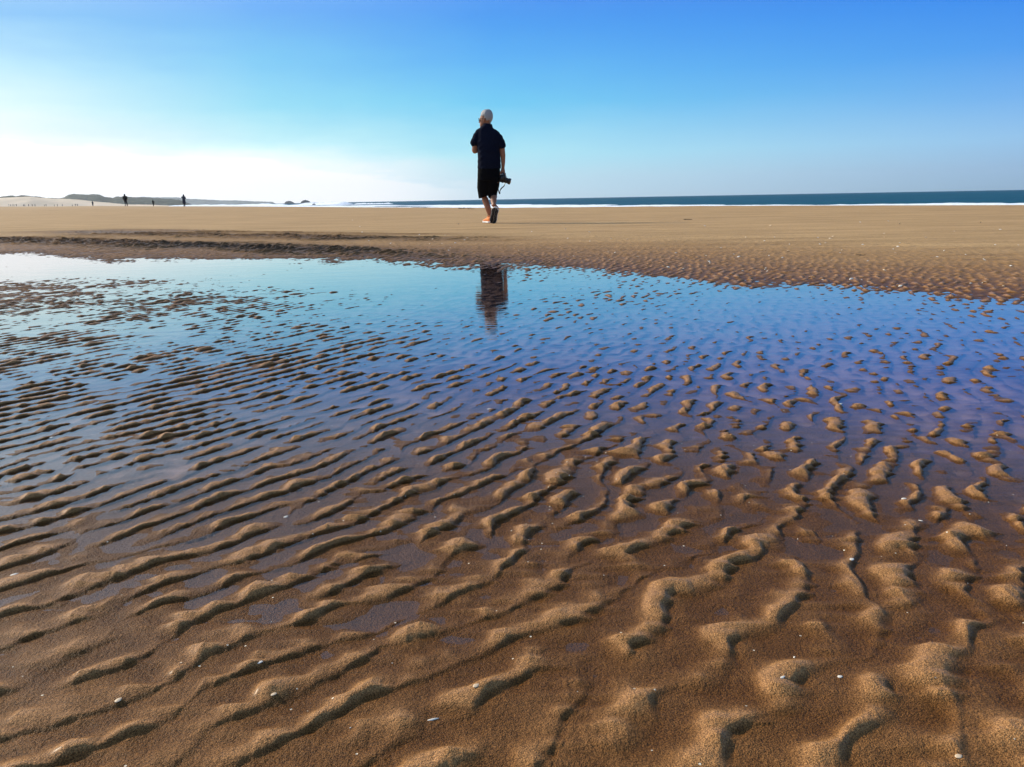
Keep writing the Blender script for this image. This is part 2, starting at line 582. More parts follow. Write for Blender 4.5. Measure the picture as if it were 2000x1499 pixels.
# ------------------------------------------------------------------ sea
SEA_Z = -0.9
r_s = [10.0]
while r_s[-1] < 4250:
    r_s.append(r_s[-1] * 1.012)
Xs, Ys, nr, na = fan(np.array(r_s), 42.0, 420, 40)
us = Xs * CU[0] + Ys * CU[1]
vs = Xs * CV[0] + Ys * CV[1]
rs = np.hypot(Xs, Ys)


def sines(x, y, seed, n, l0, l1, a0=0, spread=0.5):
    g = np.random.default_rng(seed)
    z = np.zeros_like(x)
    for i in range(n):
        lam = l0 * (l1 / l0) ** g.random()
        an = a0 + spread * g.standard_normal()
        z += np.sin(2 * np.pi / lam * (x * math.cos(an) + y * math.sin(an)) + g.random() * 6.28)
    return z / math.sqrt(n / 2)


A_SEA = math.atan2(CU[1], CU[0])
swell = 0.10 * sines(Xs, Ys, 3, 9, 14, 60, A_SEA, 0.35) * sm(40, 110, us)
seaV = np.stack([Xs, Ys, SEA_Z + swell], 1)
sea_me = grid_mesh('sea', seaV, nr, na, wrap=True)
m_sea, t, p = material('sea_water')
pos = t.new('ShaderNodeNewGeometry').outputs['Position']
rotm = t.mapping(pos, rot=(0, 0, -A_SEA))
wv = t.noise(t.mapping(rotm, scale=(1.0, 0.25, 1)), 0.22, 5.0, 0.65)
wv2 = t.noise(t.mapping(rotm, scale=(1.0, 0.12, 1)), 0.02, 3.0, 0.6)
cs = t.mix(t.rng(wv2, 0.35, 0.65), (0.003, 0.056, 0.100, 1), (0.001, 0.066, 0.084, 1))
cs = t.mix(t.rng(wv, 0.62, 0.72), cs, (0.05, 0.14, 0.20, 1))
cap = t.math('MULTIPLY', t.rng(wv, 0.765, 0.79), 0.8)
cs = t.mix(cap, cs, (0.75, 0.8, 0.82, 1))
t.l.new(cs, p.inputs['Base Color'])
p.inputs['Roughness'].default_value = 0.55
p.inputs['Specular IOR Level'].default_value = 0.10
t.l.new(t.bump(wv, 1.0, 1.2), p.inputs['Normal'])
sea = link('sea', sea_me, m_sea)
tag(sea, kind='structure')

# surf: broken waves running along the shore, each a ridge of foam
m_foam, t, p = material('foam')
pos = t.new('ShaderNodeNewGeometry').outputs['Position']
fn = t.noise(pos, 0.9, 5.0, 0.7)
t.l.new(t.mix(t.rng(fn, 0.35, 0.6), (0.72, 0.78, 0.82, 1), (0.93, 0.94, 0.94, 1)), p.inputs['Base Color'])
p.inputs['Roughness'].default_value = 0.9
t.l.new(t.bump(fn, 0.6, 0.4), p.inputs['Normal'])
_surf_parts = []


def surf_strip(v0, v1, n, u_in, u_out, hgt, seed, jag=0.25, off=None):
    """Rolling foam between two distances from the shore line; its crest is ragged."""
    g = np.random.default_rng(seed)
    v = np.linspace(v0, v1, n)
    base = np.interp(v, COAST_V, COAST_U) if off is None else off(v)
    ph = np.zeros(n)
    for L, a in ((90, 1.0), (37, 0.7), (14, 0.5), (6, 0.35)):
        ph += a * np.sin(v / L * 6.28 + g.random() * 6.28 + 1.3 * np.sin(v / L * 2.1))
    ends = sm(v0, v0 + (v1 - v0) * 0.05, v) * (1 - sm(v1 - (v1 - v0) * 0.05, v1, v))
    prof = [(0.0, -0.10), (0.12, 0.05), (0.5, 0.12), (0.75, 0.35), (0.88, 0.85), (0.95, 1.0), (1.0, 0.55), (1.03, -0.15)]
    rows = []
    for k, (f, hh) in enumerate(prof):
        u = base + u_in + (u_out - u_in) * f + ph * (u_out - u_in) * 0.07 * (1 if k > 2 else 0.3)
        hz = hgt * hh * (1 + jag * (0.4 * ph + 0.9 * g.standard_normal(n)) * (hh > 0.2)) * (0.12 + 0.88 * ends)
        rows.append(np.stack([u * CU[0] + v * CV[0], u * CU[1] + v * CV[1], SEA_Z + hz - 0.12 * (1 - ends)], 1))
    Vv = np.concatenate(rows)
    _surf_parts.append((Vv, len(prof), n))


surf_strip(-60, 430, 1800, 12, 55, 0.10, 1, 0.22)
surf_strip(430, 1500, 700, 12, 75, 0.30, 2, 0.3)
surf_strip(383, 450, 140, 62, 92, 1.25, 3, 0.13)
surf_strip(480, 660, 200, 40, 85, 0.7, 13, 0.2)
surf_strip(800, 1400, 300, 120, 190, 0.9, 4, 0.3)
surf_strip(380, 430, 80, 95, 110, 0.40, 8, 0.4)
fv, fq, o0 = [], [], 0
for Vv, a, b in _surf_parts:
    i = np.arange(a - 1)[:, None] * b
    j = np.arange(b - 1)[None, :]
    fq.append((np.stack([i + j, i + j + 1, i + b + j + 1, i + b + j], -1).reshape(-1, 4)) + o0)
    fv.append(Vv)
    o0 += len(Vv)
sm_me = bpy.data.meshes.new('surf')
sm_me.from_pydata(np.concatenate(fv).tolist(), [], np.concatenate(fq).tolist())
surf = link('surf', sm_me, m_foam)
tag(surf, kind='stuff')

# ------------------------------------------------------------------ dunes, headland, far hill, rocks
FPX = 1570.0
FPV = 1653.0                       # picture pixels per unit slope near the horizon, vertically


def bearing(px):
    """Sideways metres per metre ahead for a picture column at the horizon."""
    return (px - 1000 + 6.6) / 1610.0


def hz_px(px):
    """Picture row of the horizon at a picture column (2000 px wide photograph)."""
    return 389.0 - (px - 1000) * 0.01833


def ridge_mesh(name, pts, dist, depth, mat, seed, rough=0.3, base=-2.0, n=260, front=0.35, kind='structure'):
    """A hill range at a distance (m); pts = (column, height above the eye in pixels) of its skyline."""
    px = np.linspace(pts[0][0], pts[-1][0], n)
    hp = np.interp(px, [q[0] for q in pts], [q[1] for q in pts])
    g = np.random.default_rng(seed)
    rows = []
    m = 15
    tt = bearing(px)
    top = CAM_H + hp / FPV * dist
    for k in range(m):
        f = k / (m - 1)
        yy = dist - depth * front * 2 * (1 - min(f * 2, 1)) + (depth * max(0, f * 2 - 1))
        shape = math.sin(min(f, 0.5) * math.pi) ** 0.9 if f <= 0.5 else math.cos((f - 0.5) * math.pi) ** 0.8
        nz_ = rough * (np.convolve(g.standard_normal(n + 8), np.ones(9) / 9, 'same')[4:-4] * 1.6 + 0.22 * g.standard_normal(n))
        zz = base + (top - base) * shape + nz_ * (1 if 0 < f < 1 else 0)
        rows.append(np.stack([tt * yy * (dist / dist), np.full(n, yy), zz], 1))
    me = grid_mesh(name, np.concatenate(rows), m, n)
    o = link(name, me, mat)
    tag(o, kind=kind)
    return o


m_dune = simple('dune_sand', (0.66, 0.52, 0.37), 0.9, 0.1, 0.12, 0.06)
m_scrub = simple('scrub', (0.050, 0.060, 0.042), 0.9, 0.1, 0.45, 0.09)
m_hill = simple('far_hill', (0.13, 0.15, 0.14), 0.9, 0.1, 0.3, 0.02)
ridge_mesh('dune', [(-420, 9), (-200, 17), (-60, 20), (0, 20), (40, 21.5), (62, 22), (85, 19), (110, 16.5), (135, 16), (160, 13.5), (185, 10),
                    (215, 7), (250, 3.0), (300, 1.5), (330, -1)], 700, 60, m_dune, 1, 0.12)
ridge_mesh('dune_scrub', [(-420, 11), (-200, 20), (-40, 22), (0, 22.3), (12, 23.5), (28, 25.0), (34, 23), (46, 24.6), (60, 23.2), (80, 20.5),
                          (95, 18), (112, 18), (135, 17), (150, 10)], 780, 40, m_scrub, 2, 0.35, n=330)
ridge_mesh('headland', [(88, 10), (112, 17), (128, 19), (133, 22), (138, 24.5), (150, 25.3), (160, 24.5), (172, 23.6), (180, 24), (193, 23.6),
                        (202, 21), (210, 18), (222, 16.5), (232, 18.2), (246, 18.5), (262, 17), (285, 16), (300, 14.5), (320, 13.2),
                        (338, 12), (350, 10), (360, 7), (372, 2), (376, -1)], 1250, 160, m_scrub, 3, 0.5, n=520)
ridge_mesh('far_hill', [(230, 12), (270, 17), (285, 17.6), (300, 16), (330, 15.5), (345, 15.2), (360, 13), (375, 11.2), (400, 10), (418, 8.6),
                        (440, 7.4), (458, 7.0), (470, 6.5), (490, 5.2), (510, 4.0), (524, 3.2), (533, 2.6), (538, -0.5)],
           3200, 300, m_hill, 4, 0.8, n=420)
m_rock = simple('rock', (0.10, 0.095, 0.085), 0.9, 0.1, 0.4, 0.1)


def blob(name, mat, seed, rx, ry, rz, sub=3, jag=0.25, flat=True, freq=2.0):
    """Uneven rounded lump."""
    bm = bmesh.new()
    bmesh.ops.create_icosphere(bm, subdivisions=sub, radius=1.0)
    g = np.random.default_rng(seed)
    w = [(Vector(g.standard_normal(3)) * freq * (1 + k * 0.6), g.random() * 6.28, 1 / (1 + k * 0.7)) for k in range(6)]
    for v in bm.verts:
        d = v.co.copy()
        k = 1 + jag * sum(a * math.sin(q.dot(d) + ph) for q, ph, a in w) / 2
        v.co = Vector((d.x * rx * k, d.y * ry * k, d.z * rz * k))
        if flat and v.co.z < 0:
            v.co.z *= 0.25
    me = bpy.data.meshes.new(name)
    bm.to_mesh(me)
    bm.free()
    return link(name, me, mat)


def place_px(o, px, py_h, dist, z):
    o.location = (bearing(px) * dist, dist, z)


for i, (px, w_, hgt, lab) in enumerate([(565, 10.5, 5.0, 'low dark rock islet beyond the surf, the flatter one nearer the headland'),
                                        (597, 10.5, 6.6, 'taller dark rock islet beyond the surf, the one farther from the headland')]):
    D = 1500.0
    o = blob('rock_islet', m_rock, 20 + i, w_ / FPX * D, 6, hgt / FPX * D + 0.6, 3, 0.16)
    place_px(o, px, 0, D, SEA_Z - 0.4)
    tag(o, lab, 'rock islet', 'rock islets offshore')
o = blob('boulder', m_rock, 33, 0.9, 0.8, 0.95, 3, 0.25)
u_, D = 613, 400.0
place_px(o, u_, 0, D, SEA_Z - 0.2)
tag(o, 'small grey boulder standing in the white surf below the two rock islets', 'boulder')

# ------------------------------------------------------------------ modelling helpers for figures
def loft(bm, rings, seg=20, cap=True):
    """rings: (centre, axis_a, axis_b) -> closed tube through elliptical rings."""
    loops = []
    for c, a, b in rings:
        c, a, b = Vector(c), Vector(a), Vector(b)
        loops.append([bm.verts.new(c + a * math.cos(2 * math.pi * k / seg) + b * math.sin(2 * math.pi * k / seg)) for k in range(seg)])
    for A_, B_ in zip(loops[:-1], loops[1:]):
        for k in range(seg):
            bm.faces.new((A_[k], A_[(k + 1) % seg], B_[(k + 1) % seg], B_[k]))
    if cap:
        for L, c in ((loops[0], rings[0][0]), (loops[-1], rings[-1][0])):
            vc = bm.verts.new(Vector(c))
            for k in range(seg):
                f = (vc, L[k], L[(k + 1) % seg]) if L is loops[-1] else (vc, L[(k + 1) % seg], L[k])
                bm.faces.new(f)
    return loops


def tube(bm, pts, rad, seg=12, squash=1.0, up=(0, 0, 1)):
    """Round tube through points with a radius at each; ends rounded by small rings."""
    pts = [Vector(q) for q in pts]
    n = len(pts)
    rings = []
    for i, q in enumerate(pts):
        d = (pts[min(i + 1, n - 1)] - pts[max(i - 1, 0)]).normalized()
        a = d.cross(Vector(up))
        if a.length < 0.05:
            a = d.cross(Vector((1, 0, 0)))
        a.normalize()
        b = d.cross(a).normalized()
        r = rad[i] if hasattr(rad, '__len__') else rad
        if i == 0:
            rings.append((q - d * r * 0.55, a * r * 0.55, b * r * 0.55 * squash))
        rings.append((q, a * r, b * r * squash))
        if i == n - 1:
            rings.append((q + d * r * 0.55, a * r * 0.55, b * r * 0.55 * squash))
    loft(bm, rings, seg)


def box(bm, c, sx, sy, sz, M=None, bev=0.0):
    r = bmesh.ops.create_cube(bm, size=1.0)
    vs_ = r['verts']
    for v in vs_:
        v.co = Vector((v.co.x * sx, v.co.y * sy, v.co.z * sz))
    if bev:
        es = list({e for v in vs_ for e in v.link_edges})
        rb = bmesh.ops.bevel(bm, geom=es, offset=bev, segments=2, affect='EDGES')
        vs_ = list({v for f in rb['faces'] for v in f.verts} | {v for v in vs_ if v.is_valid})
    for v in vs_:
        v.co = (M @ v.co if M else v.co) + Vector(c)


def finish(name, bm, mat, parent=None, voxel=None, smooth_it=0, warp=None):
    """bmesh -> object; optional voxel union so overlapping tubes become one skin."""
    bmesh.ops.recalc_face_normals(bm, faces=bm.faces)
    me = bpy.data.meshes.new(name)
    bm.to_mesh(me)
    bm.free()
    if voxel:
        tmp = bpy.data.objects.new(name + '_tmp', me)
        COL.objects.link(tmp)
        md = tmp.modifiers.new('r', 'REMESH')
        md.mode = 'VOXEL'
        md.voxel_size = voxel
        if smooth_it:
            ms = tmp.modifiers.new('s', 'SMOOTH')
            ms.iterations = smooth_it
            ms.factor = 0.5
        dg = bpy.context.evaluated_depsgraph_get()
        me2 = bpy.data.meshes.new_from_object(tmp.evaluated_get(dg))
        bpy.data.objects.remove(tmp, do_unlink=True)
        me = me2
        me.name = name
    if warp:
        co = np.empty(len(me.vertices) * 3, np.float32)
        no = np.empty(len(me.vertices) * 3, np.float32)
        me.vertices.foreach_get('co', co)
        me.vertices.foreach_get('normal', no)
        co = co.reshape(-1, 3)
        co += no.reshape(-1, 3) * warp(co)[:, None]
        me.vertices.foreach_set('co', co.ravel())
        me.update()
    return link(name, me, mat, parent)

# ------------------------------------------------------------------ the walking man
K = 1.775 / 1280.0
MAN_X, MAN_Y = -0.295, 13.4
man = bpy.data.objects.new('person', None)
COL.objects.link(man)
man.location = (MAN_X, MAN_Y, ground_z(MAN_X, MAN_Y) + 0.002)
man.rotation_euler = (0, R(1.05), 0)
tag(man, 'white-haired man in dark polo shirt, black shorts and orange trainers, walking away with a camera', 'person')


def P(zx, zy, d=0.0):
    return Vector(((zx - 480) * K, d, (1415 - zy) * K))


m_skin = simple('skin', (0.27, 0.115, 0.06), 0.55, 0.35, 0.12, 30)
m_shirt = simple('navy_cotton', (0.0055, 0.0070, 0.0165), 0.9, 0.06, 0.2, 60)
m_shorts = simple('black_cotton', (0.004, 0.004, 0.005), 0.9, 0.06, 0.2, 60)
m_hair = simple('grey_hair', (0.30, 0.29, 0.275), 0.65, 0.3, 0.45, 90, 0.006)
m_shoe = simple('orange_mesh', (0.66, 0.21, 0.055), 0.7, 0.25, 0.2, 120)
m_sole = simple('white_rubber', (0.72, 0.68, 0.62), 0.6, 0.3)
m_tread = simple('dark_rubber', (0.022, 0.020, 0.020), 0.8, 0.2, 0.3, 80)
m_lace = simple('dark_lace', (0.05, 0.045, 0.04), 0.8, 0.2)
m_black = simple('black_plastic', (0.012, 0.012, 0.013), 0.38, 0.5)
m_glass = simple('lens_glass', (0.010, 0.012, 0.020), 0.08, 0.6)
m_metal = simple('grey_metal', (0.45, 0.45, 0.46), 0.35, 0.6)

# head frame: origin at chin height on the neck axis, facing left and a little away
HY = R(66)
HF = Vector((-math.sin(HY), math.cos(HY), -0.03)).normalized()      # face forward
HS = Vector((HF.y, -HF.x, 0)).normalized()                             # the man's right-hand side
HO = P(428, 332, 0.03)
HEAD = [(-0.004, 0.064, 0.022, 0.020), (0.006, 0.056, 0.040, 0.036), (0.030, 0.036, 0.062, 0.053), (0.058, 0.016, 0.082, 0.064),
        (0.088, 0.004, 0.094, 0.070), (0.122, -0.004, 0.098, 0.075), (0.158, -0.008, 0.098, 0.077), (0.192, -0.012, 0.089, 0.071),
        (0.219, -0.015, 0.071, 0.058), (0.239, -0.017, 0.044, 0.037), (0.247, -0.018, 0.018, 0.016)]
HSC = 1.06


def hp(f, s, z):
    return HO + HF * (f * HSC) + HS * (s * HSC) + Vector((0, 0, z * HSC))


# planted shoe points away and outward; trailing shoe stands on its toe, sole to the rear
Ml = Matrix.Translation(P(444, 1415, 0.22)) @ Matrix.Rotation(R(90 + 28), 4, 'Z')
Mr = (Matrix.Translation(P(517, 1326, -0.145)) @ Matrix.Rotation(R(90 - 6), 4, 'Z') @ Matrix.Rotation(R(15), 4, 'X') @ Matrix.Rotation(R(66), 4, 'Y'))


def body_mesh():
    bm = bmesh.new()
    loft(bm, [(hp(c, 0, z), HF * a * HSC, HS * b * HSC) for z, c, a, b in HEAD], 28)
    # nose, brow, lips, chin, ears
    tube(bm, [hp(0.092, 0, 0.122), hp(0.106, 0, 0.098), hp(0.117, 0, 0.084), hp(0.100, 0, 0.076)], [0.008, 0.011, 0.014, 0.010], 10)
    tube(bm, [hp(0.082, -0.034, 0.136), hp(0.096, 0, 0.134), hp(0.082, 0.034, 0.136)], 0.009, 8)
    tube(bm, [hp(0.084, -0.022, 0.052), hp(0.096, 0, 0.052), hp(0.084, 0.022, 0.052)], 0.0075, 8)
    tube(bm, [hp(0.080, -0.020, 0.042), hp(0.093, 0, 0.041), hp(0.080, 0.020, 0.042)], 0.0075, 8)
    for sgn in (-1, 1):
        tube(bm, [hp(-0.004, sgn * 0.074, 0.078), hp(-0.012, sgn * 0.082, 0.100), hp(-0.016, sgn * 0.085, 0.122)], [0.010, 0.014, 0.013], 10, 0.7)
    # neck
    loft(bm, [(P(452, 420, 0.0), (0.085, 0, 0), (0, 0.075, 0)), (P(444, 350, 0.012), (0.066, 0, 0), (0, 0.066, 0)),
              (P(440, 300, 0.028), (0.062, 0, 0), (0, 0.064, 0)), (P(436, 255, 0.035), (0.060, 0, 0), (0, 0.062, 0))], 20)
    # trunk
    loft(bm, [(P(455, 930, 0.02), (0.12, 0, 0), (0, 0.07, 0)), (P(455, 880, 0.01), (0.145, 0.02, 0), (0, 0.10, 0)), (P(460, 760, 0.01), (0.155, 0.02, 0), (0, 0.125, 0)),
              (P(462, 620, 0.01), (0.165, 0.02, 0), (0, 0.125, 0)), (P(465, 480, 0.005), (0.185, 0.02, 0), (0, 0.115, 0)),
              (P(462, 400, 0), (0.17, 0.02, 0), (0, 0.09, 0)), (P(455, 355, 0), (0.09, 0, 0), (0, 0.07, 0))], 24)
    # right arm, hanging, and its hand closed on the grip of the camera
    tube(bm, [P(560, 425, 0), P(592, 480, -0.01), P(611, 560, -0.01), P(622, 640, 0.0), P(624, 720, 0.02), P(622, 775, 0.03)],
         [0.050, 0.050, 0.047, 0.042, 0.034, 0.027], 16)
    wr = P(622, 775, 0.03)
    tube(bm, [wr, P(620, 815, 0.035), P(622, 848, 0.035)], [0.026, 0.036, 0.037], 14, 0.55, (0, 1, 0))
    for i, (dx, dep, ln) in enumerate(((646, 0.000, 1.0), (643, 0.022, 1.06), (638, 0.044, 1.0), (630, 0.064, 0.85))):
        tube(bm, [P(dx - 12, 838, dep), P(dx + 4, 866, dep - 0.004), P(dx + 2, 866 + 26 * ln, dep - 0.008), P(dx - 16, 866 + 36 * ln, dep - 0.006)],
             [0.0105, 0.0100, 0.0090, 0.0075], 8)
    tube(bm, [P(608, 812, 0.012), P(594, 836, -0.008), P(590, 862, -0.018), P(598, 884, -0.020)], [0.0125, 0.0120, 0.0110, 0.0085], 8)
    # left arm: bent, forearm across the front of the body
    tube(bm, [P(345, 405, 0), P(318, 470, 0.0), P(302, 540, 0.01), P(296, 590, 0.03)], [0.062, 0.057, 0.052, 0.049], 16)
    tube(bm, [P(296, 588, 0.02), P(318, 580, 0.12), P(356, 555, 0.20), P(392, 530, 0.245)], [0.049, 0.044, 0.035, 0.027], 16)
    hw, hd = P(392, 530, 0.245), Vector((0.80, 0.25, 0.45)).normalized()
    hs_ = Vector((0, -0.85, 0.5)).normalized()
    tube(bm, [hw, hw + hd * 0.045, hw + hd * 0.088], [0.026, 0.036, 0.036], 14, 0.5, tuple(hd.cross(hs_)))
    for i, (o_, ln) in enumerate(((-0.029, 0.066), (-0.010, 0.076), (0.010, 0.071), (0.029, 0.056))):
        b0 = hw + hd * 0.082 + hs_ * o_
        cu = Vector((-0.1, -0.2, -0.9))
        tube(bm, [b0, b0 + hd * ln * 0.5, b0 + hd * ln * 0.8 + cu * ln * 0.28, b0 + hd * ln * 0.85 + cu * ln * 0.55], [0.0105, 0.010, 0.009, 0.0075], 8)
    b0 = hw + hd * 0.02 + hs_ * 0.03
    tube(bm, [b0, b0 + hs_ * 0.028 + hd * 0.022, b0 + hs_ * 0.036 + hd * 0.055], [0.0125, 0.0115, 0.0085], 8)
    # left leg: planted ahead; right leg: trailing, heel lifted
    tube(bm, [P(400, 930, 0.02), P(392, 1010, 0.10), P(388, 1080, 0.17), P(408, 1140, 0.175), P(440, 1230, 0.15), P(462, 1310, 0.15), P(466, 1345, 0.15), Ml @ Vector((-0.085, 0, 0.10))],
         [0.095, 0.076, 0.058, 0.054, 0.050, 0.037, 0.033, 0.032], 18)
    tube(bm, [Ml @ Vector((-0.088, 0, 0.075)), Ml @ Vector((0.0, 0, 0.052)), Ml @ Vector((0.08, 0, 0.042))], [0.030, 0.028, 0.018], 14)
    tube(bm, [P(512, 930, 0.0), P(512, 1010, 0.05), P(508, 1075, 0.11), P(510, 1110, 0.03), P(512, 1160, -0.06), P(513, 1200, -0.13), Mr @ Vector((-0.085, 0, 0.12))],
         [0.095, 0.078, 0.058, 0.053, 0.050, 0.039, 0.034], 18)
    tube(bm, [Mr @ Vector((-0.09, 0, 0.115)), Mr @ Vector((-0.085, 0, 0.07)), Mr @ Vector((0.0, 0, 0.052)), Mr @ Vector((0.08, 0, 0.042))], [0.034, 0.030, 0.028, 0.018], 14)
    return bm


finish('body', body_mesh(), m_skin, man, voxel=0.0045, smooth_it=3)

# hair: cap over the crown, sides and back, clear of the face and ears
bm = bmesh.new()
rings = []
for z, c, a, b in HEAD[2:]:
    g_ = 0.008 if z > 0.1 else 0.005
    rings.append((hp(c, 0, z + (0.012 if z > 0.2 else 0)), HF * (a + g_) * HSC, HS * (b + g_) * HSC))
loft(bm, rings, 40)
kill = []
for f in bm.faces:
    q = (f.calc_center_median() - HO) / HSC
    fw, sd, z = q.dot(HF), q.dot(HS), q.z
    line = 0.178 - 0.55 * max(0.0, 0.062 - fw) if fw > -0.02 else 0.125 - 0.9 * (-0.02 - fw)
    if z < max(line, 0.045):
        kill.append(f)
bmesh.ops.delete(bm, geom=kill, context='FACES')
g = np.random.default_rng(5)
for v in bm.verts:
    v.co += Vector(g.standard_normal(3)) * 0.0022
hair = finish('hair', bm, m_hair, man)
md = hair.modifiers.new('s', 'SOLIDIFY')
md.thickness = 0.012
md = hair.modifiers.new('d', 'SUBSURF')
md.levels = md.render_levels = 1

# sunglasses
sg = bmesh.new()
for sgn in (-1, 1):
    tube(sg, [hp(0.092, sgn * 0.066, 0.124), hp(0.040, sgn * 0.080, 0.126), hp(-0.012, sgn * 0.087, 0.124), hp(-0.028, sgn * 0.086, 0.112)], 0.0042, 8)
tube(sg, [hp(0.094, -0.066, 0.128), hp(0.108, -0.030, 0.128), hp(0.112, 0, 0.126), hp(0.108, 0.030, 0.128), hp(0.094, 0.066, 0.128)], 0.0048, 8)
glasses = finish('sunglasses', sg, m_black, man)
for sgn in (-1, 1):
    bm = bmesh.new()
    f2 = (HF + HS * sgn * 0.30).normalized()
    s2 = Vector((f2.y, -f2.x, 0)).normalized()
    c = hp(0.098, sgn * 0.036, 0.108)
    loft(bm, [(c - f2 * 0.003, s2 * 0.029, Vector((0, 0, 0.022))), (c + f2 * 0.003, s2 * 0.028, Vector((0, 0, 0.021)))], 18)
    finish('lens', bm, m_glass, glasses)

# polo shirt with collar; folds displaced into the cloth
bm = bmesh.new()
loft(bm, [(P(464, 795, 0.0), (0.190, 0.03, 0.004), (0, 0.150, 0)), (P(464, 740, 0.0), (0.184, 0.03, 0), (0, 0.155, 0)), (P(462, 660, 0.0), (0.184, 0.03, 0), (0, 0.158, 0)),
          (P(462, 580, 0.0), (0.188, 0.03, 0), (0, 0.150, 0)), (P(464, 500, 0.0), (0.196, 0.03, 0), (0, 0.138, 0)), (P(466, 440, 0.0), (0.198, 0.03, -0.008), (0, 0.120, 0)),
          (P(462, 392, 0.0), (0.172, 0.02, -0.034), (0, 0.100, 0)), (P(452, 352, 0.0), (0.116, 0.01, -0.028), (0, 0.084, 0)), (P(447, 322, 0.008), (0.080, 0, -0.010), (0, 0.076, 0))], 32)
tube(bm, [P(356, 392, 0), P(326, 430, 0), P(308, 480, 0.0), P(299, 518, 0.006)], [0.066, 0.070, 0.070, 0.071], 20)
tube(bm, [P(540, 412, 0), P(580, 448, -0.004), P(600, 500, -0.008), P(609, 556, -0.01)], [0.056, 0.062, 0.060, 0.057], 20)
tube(bm, [P(376, 378, 0), P(352, 398, 0)], [0.060, 0.066], 20)
tube(bm, [P(470, 372, 0.0), P(520, 396, 0), P(556, 424, 0)], [0.062, 0.064, 0.066], 20)


def folds(freqs, amp_, seed):
    g = np.random.default_rng(seed)
    ws = [(g.standard_normal(3) * f, g.random() * 6.28) for f in freqs for _ in range(3)]

    def fn(co):
        z = sum(np.sin(co @ w + ph + 1.5 * np.sin(co @ w[::-1] * 0.5)) for w, ph in ws) / len(ws) ** 0.5
        return (amp_ * (np.maximum(z, -0.3))).astype(np.float32)
    return fn


shirt = finish('shirt', bm, m_shirt, man, voxel=0.007, smooth_it=4, warp=folds((10, 18, 34), 0.0075, 3))
bm = bmesh.new()
cc = P(446, 318, 0.016)
loft(bm, [(cc + Vector((0, 0, -0.018)), (0.088, 0, -0.012), (0, 0.082, 0)), (cc + Vector((-0.002, 0.002, 0.012)), (0.080, 0, -0.010), (0, 0.077, 0)),
          (cc + Vector((-0.003, 0.004, 0.034)), (0.073, 0, -0.008), (0, 0.072, 0))], 28, cap=False)
col_ = finish('collar', bm, m_shirt, shirt)
md = col_.modifiers.new('s', 'SOLIDIFY')
md.thickness = 0.005

# shorts
bm = bmesh.new()
loft(bm, [(P(460, 780, 0), (0.178, 0.02, 0), (0, 0.142, 0)), (P(458, 850, 0), (0.184, 0.02, 0), (0, 0.146, 0)), (P(454, 930, 0.01), (0.180, 0.02, 0), (0, 0.140, 0))], 28)
loft(bm, [(P(404, 880, 0.01), (0.110, 0.0, 0), (0, 0.125, 0)), (P(396, 980, 0.06), (0.108, 0.0, 0), (0, 0.118, 0)), (P(394, 1060, 0.13), (0.098, 0, 0.010), (0, 0.112, 0.0)),
          (P(396, 1112, 0.15), (0.088, 0, 0.030), (0, 0.108, 0.0))], 24)
loft(bm, [(P(506, 880, 0.0), (0.112, 0, 0), (0, 0.125, 0)), (P(504, 980, 0.03), (0.106, 0, 0), (0, 0.115, 0)), (P(498, 1060, 0.08), (0.082, 0, 0), (0, 0.108, 0.01)),
          (P(496, 1122, 0.08), (0.068, 0, -0.006), (0, 0.104, 0.02))], 24)
finish('shorts', bm, m_shorts, man, voxel=0.007, smooth_it=4, warp=folds((12, 22, 36), 0.0050, 8))


